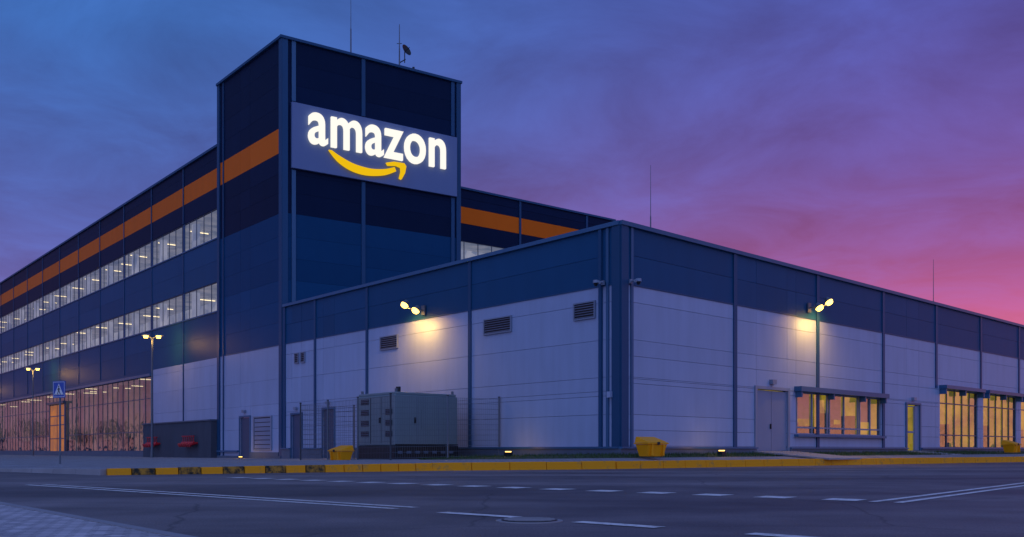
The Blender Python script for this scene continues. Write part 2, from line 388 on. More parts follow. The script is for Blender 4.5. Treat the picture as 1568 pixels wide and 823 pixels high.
mb.poly([FW.p(7.2,-.5,17.8),FW.p(WE,-.5,17.8),FW.p(WE,-50,17.8),FBe.p(60,-.2,17.8),FBe.p(0,-.2,17.8),FB.p(-16,-.2,17.8)],'roof')
mb.obj('wing_panels',bld); mw.obj('wing_windows_and_trim',bld); mr.obj('wing_rooms',bld,recalc=False)

for k,s in enumerate((11.45,18.0)):
    mb=MB(); F=FWo; w=2.0
    mb.tube(F.p(s-w/2,.80,.45),F.p(s+w/2,.80,.45),.09,mat='red')
    for i in range(6):
        x=s-w/2+.15+i*(w-.3)/5
        mb.tube(F.p(x,.55,.45),F.p(x,1.0,.34),.07,mat='red'); mb.tube(F.p(x,1.0,.34),F.p(x,1.08,.30),.125,mat='red')
        mb.tube(F.p(x,.80,.45),F.p(x,.80,.86),.025,mat='red'); mb.tube(F.p(x,.80,.84),F.p(x,.80,.89),.10,mat='red')
    mb.obj('fire_inlet_manifold')

# ---------------------------------------------------------------- sign
sign=empty('illuminated_sign')
mb=MB(); mb.box(FT,.45,10.5,14.75,18.2,.03,.22,'signpanel'); 
mb.obj('backing_panel',sign,bevel=.02)
cu=bpy.data.curves.new('letters','FONT'); cu.body='amazon'; cu.size=1; cu.offset=.015; cu.resolution_u=6; cu.space_character=1.06
to=bpy.data.objects.new('tmp',cu); scene.collection.objects.link(to)
bpy.context.view_layer.update()
dg=bpy.context.evaluated_depsgraph_get()
me=bpy.data.meshes.new_from_object(to.evaluated_get(dg)); bpy.data.objects.remove(to)
xs=[v.co.x for v in me.vertices]; ys=[v.co.y for v in me.vertices]
x0,x1,y0,y1=min(xs),max(xs),min(ys),max(ys)
bm=bmesh.new(); bm.from_mesh(me)
bmesh.ops.remove_doubles(bm,verts=bm.verts,dist=1e-5)
g=bmesh.ops.extrude_face_region(bm,geom=bm.faces[:])
top=[v for v in g['geom'] if isinstance(v,bmesh.types.BMVert)]
tops=set(top)
for v in bm.verts:
    s=1.30+(v.co.x-x0)/(x1-x0)*8.35; z=16.15+(v.co.y-y0)/(y1-y0)*1.68
    v.co=FT.p(s,.40 if v in tops else .25,z)
bmesh.ops.recalc_face_normals(bm,faces=bm.faces)
bm.to_mesh(me); bm.free(); me.materials.clear(); me.materials.append(M['letter'])
lo=bpy.data.objects.new('letters',me); scene.collection.objects.link(lo); lo.parent=sign
def qspline(P,n=10):
    out=[]
    for i in range(len(P)-1):
        p0=P[max(i-1,0)];p1=P[i];p2=P[i+1];p3=P[min(i+2,len(P)-1)]
        for k in range(n):
            t=k/n
            out.append(tuple(.5*((2*p1[j])+(-p0[j]+p2[j])*t+(2*p0[j]-5*p1[j]+4*p2[j]-p3[j])*t*t+(-p0[j]+3*p1[j]-3*p2[j]+p3[j])*t**3) for j in (0,1)))
    return out+[P[-1]]
lower=qspline([(2.45,16.0),(2.95,15.5),(3.6,15.17),(4.3,15.03),(5.0,15.05),(5.8,15.22),(6.45,15.52)])
upper=qspline([(2.60,16.0),(3.1,15.76),(3.8,15.52),(4.5,15.42),(5.1,15.42),(5.8,15.54),(6.35,15.74)])
mb=MB()
for i in range(len(lower)-1):
    a,b,c,d=lower[i],lower[i+1],upper[i+1],upper[i]
    mb.hexa([FT.p(a[0],.25,a[1]),FT.p(b[0],.25,b[1]),FT.p(b[0],.38,b[1]),FT.p(a[0],.38,a[1]),
             FT.p(d[0],.25,d[1]),FT.p(c[0],.25,c[1]),FT.p(c[0],.38,c[1]),FT.p(d[0],.38,d[1])],'smile')
out=[(5.85,15.90),(6.3,16.03),(6.95,16.05),(7.08,15.90),(7.0,15.5),(6.78,15.12),(6.66,15.17),(6.76,15.55),(6.74,15.78),(6.45,15.84),(5.95,15.76)]
mb.prism([FT.p(a,.25,b) for a,b in out],[FT.p(a,.39,b) for a,b in out],'smile')
mb.obj('smile_arrow',sign)

# ---------------------------------------------------------------- ground
def asphalt():
    m,nt,o=newmat('asphalt'); b=N(nt,'ShaderNodeBsdfPrincipled')
    tc=N(nt,'ShaderNodeTexCoord')
    n1=N(nt,'ShaderNodeTexNoise'); n1.inputs['Scale'].default_value=.22; n1.inputs['Detail'].default_value=6; n1.inputs['Distortion'].default_value=.6
    mp=N(nt,'ShaderNodeMapping'); mp.inputs['Rotation'].default_value=(0,0,math.radians(-40)); mp.inputs['Scale'].default_value=(.35,1.6,1)
    nt.links.new(tc.outputs['Object'],mp.inputs[0]); nt.links.new(mp.outputs[0],n1.inputs['Vector'])
    n2=N(nt,'ShaderNodeTexNoise'); n2.inputs['Scale'].default_value=55; n2.inputs['Detail'].default_value=4
    nt.links.new(tc.outputs['Object'],n2.inputs['Vector'])
    n3=N(nt,'ShaderNodeTexNoise'); n3.inputs['Scale'].default_value=1.1; n3.inputs['Detail'].default_value=8
    nt.links.new(tc.outputs['Object'],n3.inputs['Vector'])
    vo=N(nt,'ShaderNodeTexVoronoi',feature='DISTANCE_TO_EDGE'); vo.inputs['Scale'].default_value=.33
    mv=N(nt,'ShaderNodeMix',data_type='VECTOR'); mv.inputs[0].default_value=.25
    nt.links.new(tc.outputs['Object'],mv.inputs[4]); nt.links.new(n3.outputs['Color'],mv.inputs[5]); nt.links.new(mv.outputs[1],vo.inputs['Vector'])
    r=N(nt,'ShaderNodeValToRGB'); r.color_ramp.elements[0].position=.36; r.color_ramp.elements[0].color=(.095,.070,.068,1)
    r.color_ramp.elements[1].position=.62; r.color_ramp.elements[1].color=(.23,.18,.17,1)
    nt.links.new(n1.outputs['Fac'],r.inputs[0])
    def mul(c,fac,lo,hi):
        a=N(nt,'ShaderNodeMapRange'); a.inputs[3].default_value=lo; a.inputs[4].default_value=hi; nt.links.new(fac,a.inputs[0])
        v=N(nt,'ShaderNodeVectorMath',operation='SCALE'); nt.links.new(c,v.inputs[0]); nt.links.new(a.outputs[0],v.inputs['Scale']); return v.outputs[0],a
    c,_=mul(r.outputs[0],n2.outputs['Fac'],.25,1.75)
    c,_=mul(c,n3.outputs['Fac'],.5,1.5)
    c,a=mul(c,vo.outputs['Distance'],.6,1.0); a.inputs[2].default_value=.006
    nt.links.new(c,b.inputs['Base Color'])
    rr=N(nt,'ShaderNodeMapRange'); rr.inputs[3].default_value=.5; rr.inputs[4].default_value=.8; nt.links.new(n1.outputs['Fac'],rr.inputs[0])
    nt.links.new(rr.outputs[0],b.inputs['Roughness']); b.inputs['Specular IOR Level'].default_value=.35
    bp=N(nt,'ShaderNodeBump'); bp.inputs['Strength'].default_value=.7; bp.inputs['Distance'].default_value=.008
    nt.links.new(n2.outputs['Fac'],bp.inputs['Height']); nt.links.new(bp.outputs[0],b.inputs['Normal'])
    nt.links.new(b.outputs[0],o.inputs[0]); return m
M['asphalt']=asphalt()
def pavers(name,c1,c2,mort,sc,rot=0,bw=.5,rh=.25):
    m,nt,o=newmat(name); b=N(nt,'ShaderNodeBsdfPrincipled'); b.inputs['Roughness'].default_value=.8
    tc=N(nt,'ShaderNodeTexCoord'); mp=N(nt,'ShaderNodeMapping'); mp.inputs['Rotation'].default_value=(0,0,rot)
    nt.links.new(tc.outputs['Object'],mp.inputs[0]); br=N(nt,'ShaderNodeTexBrick')
    br.inputs['Scale'].default_value=sc; br.inputs['Color1'].default_value=(*c1,1); br.inputs['Color2'].default_value=(*c2,1); br.inputs['Mortar'].default_value=(*mort,1)
    br.inputs['Mortar Size'].default_value=.02; br.inputs['Brick Width'].default_value=bw; br.inputs['Row Height'].default_value=rh
    nt.links.new(mp.outputs[0],br.inputs['Vector'])
    no=N(nt,'ShaderNodeTexNoise'); no.inputs['Scale'].default_value=.8; no.inputs['Detail'].default_value=8; nt.links.new(tc.outputs['Object'],no.inputs['Vector'])
    a=N(nt,'ShaderNodeMapRange'); a.inputs[3].default_value=.55; a.inputs[4].default_value=1.4; nt.links.new(no.outputs['Fac'],a.inputs[0])
    v=N(nt,'ShaderNodeVectorMath',operation='SCALE'); nt.links.new(br.outputs['Color'],v.inputs[0]); nt.links.new(a.outputs[0],v.inputs['Scale'])
    nt.links.new(v.outputs[0],b.inputs['Base Color'])
    bp=N(nt,'ShaderNodeBump'); bp.inputs['Strength'].default_value=.8; bp.inputs['Distance'].default_value=.012; nt.links.new(br.outputs['Fac'],bp.inputs['Height']); bp.invert=True
    nt.links.new(bp.outputs[0],b.inputs['Normal'])
    nt.links.new(b.outputs[0],o.inputs[0]); return m
M['pave']=pavers('pavement_slabs',(.36,.32,.32),(.29,.26,.27),(.14,.13,.13),2.0,math.radians(43))
M['pavenear']=pavers('pavement_cobbles',(.68,.58,.56),(.42,.36,.36),(.04,.04,.04),4.0,math.radians(12),.5,.4)
M['grass']=paint('grass_soil',(.035,.055,.018),.95,0,.4,0,.3,2)
M['blade']=paint('grass_blade',(.045,.085,.02),.8,0,.2,.5)
def worn(name,col,under,amt,sc=6):
    m,nt,o=newmat(name); b=N(nt,'ShaderNodeBsdfPrincipled'); b.inputs['Roughness'].default_value=.65; b.inputs['Specular IOR Level'].default_value=.2
    tc=N(nt,'ShaderNodeTexCoord'); no=N(nt,'ShaderNodeTexNoise'); no.inputs['Scale'].default_value=sc; no.inputs['Detail'].default_value=8; no.inputs['Roughness'].default_value=.75
    nt.links.new(tc.outputs['Object'],no.inputs['Vector'])
    r=N(nt,'ShaderNodeMapRange'); r.inputs[1].default_value=amt-.08; r.inputs[2].default_value=amt+.08; nt.links.new(no.outputs['Fac'],r.inputs[0])
    mx=N(nt,'ShaderNodeMix',data_type='RGBA'); mx.inputs[6].default_value=(*under,1); mx.inputs[7].default_value=(*col,1)
    nt.links.new(r.outputs[0],mx.inputs[0]); nt.links.new(mx.outputs[2],b.inputs['Base Color']); nt.links.new(b.outputs[0],o.inputs[0]); return m
M['roadwhite']=worn('road_paint',(.88,.78,.70),(.25,.22,.22),.42,7)
M['kerby']=worn('kerb_yellow_paint',(.95,.36,.006),(.42,.24,.07),.38,3)
M['kerbb']=worn('kerb_black_paint',(.03,.03,.02),(.5,.24,.03),.50,6)
M['kerbg']=paint('kerb_concrete',(.32,.29,.29),.85,0,.2,.1,.1)

mb=MB(); mb.poly([(-1500,-300,0),(1500,-300,0),(1500,2500,0),(-1500,2500,0)],'asphalt'); mb.obj('road')
def wp(F,s,d=0): q=F.p(s,d,0); return (q.x,q.y)
O=[(-100,130,.06),(-13.5,24.9,.07),(-9,21,.13),(-2.2,25.5,.20),(3,28,.22),(25,45.5,.24),(46.7,66.2,.24),(85,103,.24)]
I=[(*wp(FW,160),.06),(*wp(FW,20),.10),(*TC,.12),(*wp(FL,12),.26),(*NC,.42),(*wp(FR,30),.50),(*wp(FR,60),.50),(85,110,.5)]
def lerp(a,b,t): return tuple(a[k]+(b[k]-a[k])*t for k in range(3))
mb=MB(); mg=MB()
for i in range(len(O)-1):
    tg=.45
    if i>=3 and i<=5:
        mb.poly([O[i],O[i+1],lerp(O[i+1],I[i+1],tg),lerp(O[i],I[i],tg)],'pave')
        mg.poly([lerp(O[i],I[i],tg),lerp(O[i+1],I[i+1],tg),I[i+1],I[i]],'grass')
    else: mb.poly([O[i],O[i+1],I[i+1],I[i]],'pave')
mb.obj('pavement',recalc=False)
for k in range(9000):
    i=random.choices([3,4,5],[2,5,1])[0]; t=random.random(); u=random.random()**.8
    p=lerp(lerp(O[i],O[i+1],t),lerp(I[i],I[i+1],t),.45+.53*u)
    h=random.uniform(.04,.13); a=random.uniform(0,6.28); w=.012
    dx,dy=math.cos(a)*w,math.sin(a)*w; lx,ly=random.uniform(-.04,.04),random.uniform(-.04,.04)
    mg.poly([(p[0]-dx,p[1]-dy,p[2]),(p[0]+dx,p[1]+dy,p[2]),(p[0]+lx,p[1]+ly,p[2]+h)],'blade')
mg.obj('grass',recalc=False)
mb=MB()
mb.hexa([FR.p(7.9,3.2,-.34),FR.p(10.8,3.2,-.34),FR.p(10.8,.1,-.09),FR.p(7.9,.1,-.09),FR.p(7.9,3.2,-.29),FR.p(10.8,3.2,-.29),FR.p(10.8,.1,-.03),FR.p(7.9,.1,-.03)],'kerbg')
mb.hexa([FR.p(21.3,3.2,-.34),FR.p(23.4,3.2,-.34),FR.p(23.4,.1,-.09),FR.p(21.3,.1,-.09),FR.p(21.3,3.2,-.29),FR.p(23.4,3.2,-.29),FR.p(23.4,.1,-.02),FR.p(21.3,.1,-.02)],'kerbg')
mb.obj('concrete_path')
mb=MB()
cnt=0
for i in range(1,len(O)-1):
    a=Vector(O[i]);b=Vector(O[i+1]);L=(b-a).length
    st=.5 if i==2 else 1.0
    n=max(1,int(L/st));u=(b-a)/L; nn=Vector((u.y,-u.x,0)).normalized()
    for k in range(n):
        p=a+u*(L*k/n+.008);q=a+u*(L*(k+1)/n-.008)
        j=random.uniform(-.004,.006)
        if i==1: mat='kerbg' 
        elif i==2: mat='kerbb' if cnt%2==0 and k<11 else 'kerby'
        else: mat='kerby'
        cnt+=1
        h0=p.z+.015+j;h1=q.z+.015+j
        P=[p-nn*.02,q-nn*.02,q+nn*.16,p+nn*.16]
        bot=[Vector((v.x,v.y,-.05)) for v in P]
        topv=[Vector((P[0].x,P[0].y,h0)),Vector((P[1].x,P[1].y,h1)),Vector((P[2].x-nn.x*.03,P[2].y-nn.y*.03,h1)),Vector((P[3].x-nn.x*.03,P[3].y-nn.y*.03,h0))]
        mb.hexa(bot+topv,mat)
mb.obj('kerb',bevel=.015)
mb=MB()
pl=[(-.6,4.0),(-2.3,6.0),(-5,9.2),(-12,17.5),(-40,25),(-40,-12),(-.6,-12)]
mb.poly([(x,y,.03) for x,y in pl],'pavenear')
e=[(-.6,4.0),(-2.3,6.0),(-5,9.2),(-12,17.5)]
for i in range(3):
    a=Vector((*e[i],0));b=Vector((*e[i+1],0)); u=(b-a).normalized(); nn=Vector((u.y,-u.x,0))
    mb.hexa([a-nn*.0,b-nn*.0,b+nn*.1,a+nn*.1]+[v+Vector((0,0,.036)) for v in (a,b,b+nn*.09,a+nn*.09)],'kerbg')
mb.obj('pavement',recalc=False)
mb=MB()
def mark(a,b,w,z=.005):
    a=Vector((*a,z));b=Vector((*b,z));u=(b-a).normalized();n=Vector((-u.y,u.x,0))*w/2
    mb.poly([a-n,b-n,b+n,a+n],'roadwhite')
def off(a,b,d):
    u=Vector((b[0]-a[0],b[1]-a[1])).normalized(); n=Vector((-u.y,u.x))*d
    return (a[0]+n.x,a[1]+n.y),(b[0]+n.x,b[1]+n.y)
for d in (-.13,.13):
    a,b=off((-1.0,8.96),(-7.6,15.1),d); mark(a,b,.10)
    a,b=off((3.93,9.97),(9.5,16.8),d); mark(a,b,.10)
mark((-.62,8.35),(.04,7.74),.15); mark((.50,7.25),(1.05,6.72),.15); mark((1.56,6.22),(2.1,5.7),.15)
A=Vector((-5.6,19.1));B=Vector((3.85,10.36)); L=(B-A).length; u=(B-A)/L
k=0.0
perp=Vector((.6,.8))
while k<L:
    p=A+u*k; q=A+u*(k+.40); w=perp*.21
    mb.poly([(p.x-w.x,p.y-w.y,.005),(q.x-w.x,q.y-w.y,.005),(q.x+w.x,q.y+w.y,.005),(p.x+w.x,p.y+w.y,.005)],'roadwhite')
    k+=.83
mb.obj('road_marking',recalc=False)
mb=MB(); c=Vector((.135,7.35,0))
ring=[c+Vector((math.cos(t),math.sin(t),0))*.26 for t in [2*math.pi*i/36 for i in range(36)]]
mb.prism([v+Vector((0,0,.0)) for v in ring],[v+Vector((0,0,.008)) for v in ring],'kerbg')
ring2=[c+(v-c)*.84 for v in ring]
mb.prism([v+Vector((0,0,.008)) for v in ring2],[v+Vector((0,0,.014)) for v in ring2],'black')
for i in range(-3,4):
    hw=math.sqrt(.2**2-(i*.055)**2)
    mb.hexa([c+Vector((-hw,i*.055-.012,.014)),c+Vector((hw,i*.055-.012,.014)),c+Vector((hw,i*.055+.012,.014)),c+Vector((-hw,i*.055+.012,.014)),
             c+Vector((-hw,i*.055-.012,.02)),c+Vector((hw,i*.055-.012,.02)),c+Vector((hw,i*.055+.012,.02)),c+Vector((-hw,i*.055+.012,.02))],'kerbg')
mb.obj('manhole_cover')

# ---------------------------------------------------------------- wall floodlights
WARM=(1,.53,.10)
def lightobj(name,kind,loc,energy,parent,target=None,size=.2,col=WARM,spot=2.2):
    l=bpy.data.lights.new(name,kind); l.energy=energy; l.color=col
    if kind=='SPOT': l.spot_size=spot; l.spot_blend=.9; l.shadow_soft_size=size
    elif kind=='POINT': l.shadow_soft_size=size
    o=bpy.data.objects.new(name,l); scene.collection.objects.link(o); o.location=loc; o.parent=parent
    if target is not None: o.rotation_euler=(Vector(target)-Vector(loc)).to_track_quat('-Z','Y').to_euler()
    return o
def flood(F,s,z,out=.75,sp=.40,flip=1):
    e=empty('wall_floodlight'); mb=MB()
    mb.box(F,s-.12,s+.12,z-.2,z+.2,.05,.10,'grey')
    mb.tube(F.p(s,.1,z),F.p(s,out-.1,z),.03)
    mb.tube(F.p(s-sp,out-.1,z+.1*flip),F.p(s+sp,out-.1,z-.1*flip),.03)
    for k,dz in ((-1,.12*flip),(1,-.2*flip)):
        x=s+k*sp; zz=z+dz; 
        ax=(F.n*.60+Vector((0,0,-.80))).normalized(); c=F.p(x,out,zz)
        mb.tube(c-ax*.22,c-ax*.02,.09,.17,'grey',16)
        mb.tube(c-ax*.018,c+ax*.08,.165,.13,'lamp',16)
        lightobj('lamp','SPOT',c+ax*.12,260,e,F.p(x,out-.6,zz-2.2),.10,WARM,2.8)
    mb.obj('fitting',e)
flood(FL,11.1,5.85,flip=-1); flood(FR,12.15,5.95,flip=-1)

def bulk(F,s,d,z,en=4):
    e=empty('ground_uplight'); mb=MB()
    mb.box(F,s-.13,s+.13,z-.25,z-.05,d-.1,d+.1,'black'); mb.box(F,s-.10,s+.10,z-.048,z-.01,d-.06,d+.06,'lamp2')
    mb.obj('fitting',e); lightobj('lamp','POINT',F.p(s,d,z+.12),en,e,None,.06)
bulk(FL,4.65,.9,-.02,5); bulk(FR,4.5,.9,.02,5); bulk(FW,3.2,.9,-.32,7)
def slamp(X,Y,h,rot):
    e=empty('street_lamp'); mb=MB()
    mb.tube((X,Y,0),(X,Y,.6),.11,.10); mb.tube((X,Y,.6),(X,Y,h),.08,.045)
    for a in (rot,rot+math.pi):
        dx,dy=math.cos(a),math.sin(a)
        mb.tube((X,Y,h-.05),(X+dx*.25,Y+dy*.25,h+.12),.035,.03)
        c=Vector((X+dx*.38,Y+dy*.38,h+.12)); t=Vector((dx,dy,0)); n=Vector((-dy,dx,0))
        mb.hexa([c-t*.22-n*.13,c+t*.28-n*.13,c+t*.28+n*.13,c-t*.22+n*.13,c-t*.2-n*.08+Vector((0,0,.1)),c+t*.2-n*.08+Vector((0,0,.1)),c+t*.2+n*.08+Vector((0,0,.1)),c-t*.2+n*.08+Vector((0,0,.1))],'grey')
        mb.tube(c-Vector((0,0,.004)),c-Vector((0,0,.16)),.16,.12,'lamp',14)
        lightobj('lamp','POINT',c-Vector((0,0,.35)),50,e,None,.15)
    mb.obj('pole',e)
slamp(-22.8,60,7.7,.25); slamp(-42.5,84,7.7,.25); slamp(-62,108,7.7,.25)

# ---------------------------------------------------------------- security cameras
def seccam(F,s,z):
    e=empty('security_camera'); mb=MB()
    mb.box(F,s-.06,s+.06,z-.02,z+.12,.05,.12,'framelt'); mb.tube(F.p(s,.1,z+.05),F.p(s,.42,z+.08),.03,mat='framelt')
    mb.tube(F.p(s,.42,z+.1),F.p(s,.42,z-.0),.09,.10,'framelt',14); mb.tube(F.p(s,.42,z-.0),F.p(s,.42,z-.10),.085,.04,'black',14)
    mb.tube(F.p(s-.2,.44,z+.0),F.p(s+.12,.30,z+.08),.05,.05,'framelt',12)
    mb.obj('body',e)
seccam(FL,.72,5.55); seccam(FR,.42,5.55)

# ---------------------------------------------------------------- generator
gen=empty('diesel_generator')
GL=Fr((-4.2,34.0),(-.65,.76),(-.76,-.65)); GR=Fr((-4.2,34.0),(.7228,.691),(.691,-.7228))
mb=MB(); W=2.95; Lg=2.6; zb0=-.35
def gbox(s0,s1,t0,t1,z0,z1,mat):
    def P(s,t,z):
        q=Vector((-4.2,34.0,0))+GR.u*s+GL.u*t; return (q.x,q.y,z+E)
    mb.hexa([P(s0,t0,z0),P(s1,t0,z0),P(s1,t1,z0),P(s0,t1,z0),P(s0,t0,z1),P(s1,t0,z1),P(s1,t1,z1),P(s0,t1,z1)],mat)
gbox(-.02,W+.02,-.02,Lg+.02,zb0,.18,'black')
gbox(0,W,0,Lg,.185,2.02,'genbody'); gbox(.04,W-.04,.04,Lg-.04,2.02,2.12,'genbody'); 
mb.obj('enclosure',gen,bevel=.03)
mb=MB()
for r in range(4):
    z=.5+r*.40
    for a,b in ((.18,.62),(1.75,2.3)):
        if r==3 and a<1: continue
        mb.box(GL,a,b,z,z+.2,.003,.015,'black')
        for q in range(3): mb.box(GL,a,b,z+.02+q*.065,z+.035+q*.065,.016,.03,'vent')
for x in (.9,1.62): mb.box(GL,x,x+.02,.25,1.95,.002,.012,'black')
for x in (1.0,2.0): mb.box(GR,x,x+.012,.25,1.95,.002,.006,'vent')
mb.box(GR,.0,W,.19,.23,.002,.02,'black')
mb.box(GR,1.2,1.8,.8,1.5,.002,.012,'genbody'); mb.box(GR,.86,.92,1.0,1.2,.01,.05,'black')
mb.box(GL,.95,1.0,1.0,1.2,.01,.05,'black')
for s,t in ((.15,.15),(W-.15,.15),(.15,Lg-.15)):
    q=Vector((-4.2,34.0,0))+GR.u*s+GL.u*t; mb.tube((q.x,q.y,2.12+E),(q.x,q.y,2.24+E),.05,mat='grey')
q=Vector((-4.2,34.0,0))+GR.u*.7+GL.u*.8
mb.tube((q.x,q.y,2.1+E),(q.x,q.y,2.36+E),.09,mat='black'); 
for k in range(7):
    mb.box(GR,.1+k*.4,.3+k*.4,-.12,-.02,.02,.04,'plinth')
mb.obj('vents_and_fittings',gen)

# ---------------------------------------------------------------- mesh fence
def fence(pts,h=2.2,gname='mesh_fence'):
    e=empty(gname); mb=MB(); mw=MB()
    for (a,za),(b,zb) in zip(pts[:-1],pts[1:]):
        a=Vector(a);b=Vector(b);L=(b-a).length; n=max(1,round(L/2.5)); u=(b-a)/L
        for k in range(n+1):
            p=a+u*L*k/n; z=za+(zb-za)*k/n
            mb.tube((p.x,p.y,z-.1),(p.x,p.y,z+h+.05),.035,mat='grey',n=6)
            mb.tube((p.x,p.y,z+h+.05),(p.x,p.y,z+h+.08),.045,mat='black',n=6)
        m=int(L/.10)
        for k in range(m):
            p=a+u*L*k/m; z=za+(zb-za)*k/m
            mw.tube((p.x,p.y,z+.05),(p.x,p.y,z+h),.0045,mat='grey',n=3)
        for j in range(12):
            z=.06+j*(h-.08)/11
            mw.tube((a.x,a.y,za+z),(b.x,b.y,zb+z),.006,mat='grey',n=3)
    mb.obj('posts',e); mw.obj('wire_panels',e,recalc=False)
F0=Vector((-4.14,32.3)); ul=Vector((-.65,.76)); ur=Vector((.7228,.691))
fence([(F0+ur*5.05,.30),(F0,.22),(F0+ul*6.4,.14),(F0+ul*6.4+ur*5.0,.14)])

# ---------------------------------------------------------------- grit bins
def bin_(X,Y,z,ang,sc=1.0):
    mb=MB(); c,s=math.cos(ang),math.sin(ang)
    def P(x,y,h): return Vector((X+(x*c-y*s)*sc,Y+(x*s+y*c)*sc,z+h*sc))
    def frus(w0,d0,h0,w1,d1,h1,y1=0):
        mb.hexa([P(-w0,-d0,h0),P(w0,-d0,h0),P(w0,d0,h0),P(-w0,d0,h0),P(-w1,-d1+y1,h1),P(w1,-d1+y1,h1),P(w1,d1+y1,h1),P(-w1,d1+y1,h1)],'yellow')
    frus(.34,.22,0,.44,.30,.40)
    frus(.48,.34,.405,.48,.34,.45)
    mb.hexa([P(-.46,-.33,.455),P(.46,-.33,.455),P(.46,.33,.455),P(-.46,.33,.455),P(-.40,-.18,.52),P(.40,-.18,.52),P(.42,.30,.66),P(-.42,.30,.66)],'yellow')
    for x in (-.25,.25): mb.hexa([P(x-.03,-.345,.02),P(x+.03,-.345,.02),P(x+.03,-.2,.02),P(x-.03,-.2,.02),P(x-.03,-.345,.40),P(x+.03,-.345,.40),P(x+.03,-.25,.40),P(x-.03,-.25,.40)],'yellow')
    mb.hexa([P(-.06,-.37,.38),P(.06,-.37,.38),P(.06,-.34,.38),P(-.06,-.34,.38),P(-.06,-.37,.48),P(.06,-.37,.48),P(.06,-.34,.48),P(-.06,-.34,.48)],'black')
    mb.obj('grit_bin',bevel=.02)
bin_(4.40,29.9,.36,math.radians(35),.95); bin_(-6.0,33.2,.17,math.radians(-45),.85); bin_(26.0,49.3,.43,math.radians(43))

# ---------------------------------------------------------------- crossing sign
e=empty('pedestrian_crossing_sign'); mb=MB()
X,Y=-15.75,33.0
M['sblue']=paint('sign_blue',(.01,.07,.38),.35,0,.04); M['swhite']=paint('sign_white',(.85,.82,.8),.35,0,.03)
mb.tube((X,Y,0),(X,Y,2.98),.035); 
fs=Fr((X,Y-.05),(.92,-.39),(-.39,-.92))
zc=2.12
mb.box(fs,-.29,.29,zc-.29,zc+.29,0,.02,'sblue')
def sp(pts,d,mat): mb.poly([fs.p(a,d,zc+b) for a,b in pts],mat)
sp([(-.265,-.265),(.265,-.265),(.265,-.25),(-.265,-.25)],.024,'swhite');sp([(-.265,.25),(.265,.25),(.265,.265),(-.265,.265)],.024,'swhite')
sp([(-.265,-.25),(-.25,-.25),(-.25,.25),(-.265,.25)],.024,'swhite');sp([(.25,-.25),(.265,-.25),(.265,.25),(.25,.25)],.024,'swhite')
sp([(-.22,-.19),(.22,-.19),(0,.21)],.025,'swhite')
sp([(-.03,.04),(.0,.08),(.035,.05),(.03,-.05),(-.02,-.05)],.029,'black')
sp([(-.02,.085),(.02,.085),(.03,.11),(.0,.135),(-.03,.11)],.029,'black')
sp([(-.02,-.05),(.01,-.05),(-.05,-.165),(-.085,-.165)],.029,'black'); sp([(.0,-.05),(.03,-.05),(.09,-.165),(.055,-.165)],.029,'black')
sp([(-.03,.04),(-.015,.02),(-.07,-.03),(-.08,-.015)],.029,'black'); sp([(.03,.04),(.02,.02),(.07,-.02),(.08,-.005)],.029,'black')
for k in range(5): sp([(-.17+k*.08,-.185),(-.14+k*.08,-.185),(-.14+k*.08,-.168),(-.17+k*.08,-.168)],.029,'black')
mb.obj('pole_and_plate',e,recalc=False)

# ---------------------------------------------------------------- rooftop masts
def mast(X,Y,z0,z1,r=.045,name='lightning_rod'):
    mb=MB(); mb.tube((X,Y,z0+E),(X,Y,z0+(z1-z0)*.45+E),r,r*.8,'grey',8); mb.tube((X,Y,z0+(z1-z0)*.45+E),(X,Y,z1+E),r*.5,r*.25,'grey',6)
    for a in range(3):
        t=a*2.1; mb.tube((X+.35*math.cos(t),Y+.35*math.sin(t),z0+E),(X,Y,z0+.6+E),.02,.02,'grey',5)
    mb.box(Fr((X,Y),(1,0),(0,-1)),-.2,.2,z0-.05,z0+.08,-.2,.2,'plinth')
    mb.obj(name)
mast(-8.9,52.3,21.4,25.6); mast(5.3,36.2,7.35,10.9,.03); mast(26.7,60,7.35,12.1)
mb=MB(); X,Y=-6.42,54.0
mb.tube((X,Y,21.3+E),(X,Y,24.3+E),.05,.02,'grey',8)
mb.tube((X,Y,22.1+E),(X+.35,Y,22.3+E),.03,.03,'black',6); mb.tube((X+.3,Y,22.1+E),(X+.3,Y,22.75+E),.03,.03,'black',6)
c=Vector((X+.34,Y-.05,22.75+E)); ax=Vector((.75,-.55,.35)).normalized(); x=ax.orthogonal().normalized(); y=ax.cross(x)
prev=None
for k in range(5):
    rr=.34*k/4; ctr=c+ax*(.12*(k/4)**2)
    ring=[ctr+(x*math.cos(t)+y*math.sin(t))*max(rr,.01) for t in [2*math.pi*i/20 for i in range(20)]]
    if prev:
        for i in range(20): mb.poly([prev[i],prev[(i+1)%20],ring[(i+1)%20],ring[i]],'black')
    prev=ring
mb.tube(c,c+ax*.35,.015,.02,'black',6)
mb.tube((X-.15,Y,23.2+E),(X+.15,Y,23.2+E),.02,.02,'grey',6); mb.tube((X,Y,21.9+E),(X+.75,Y+.1,21.5+E),.02,.02,'grey',6)
mb.tube((X+.8,Y,21.3+E),(X+.8,Y,21.85+E),.07,.07,'black',8)
mb.obj('satellite_dish_mast')

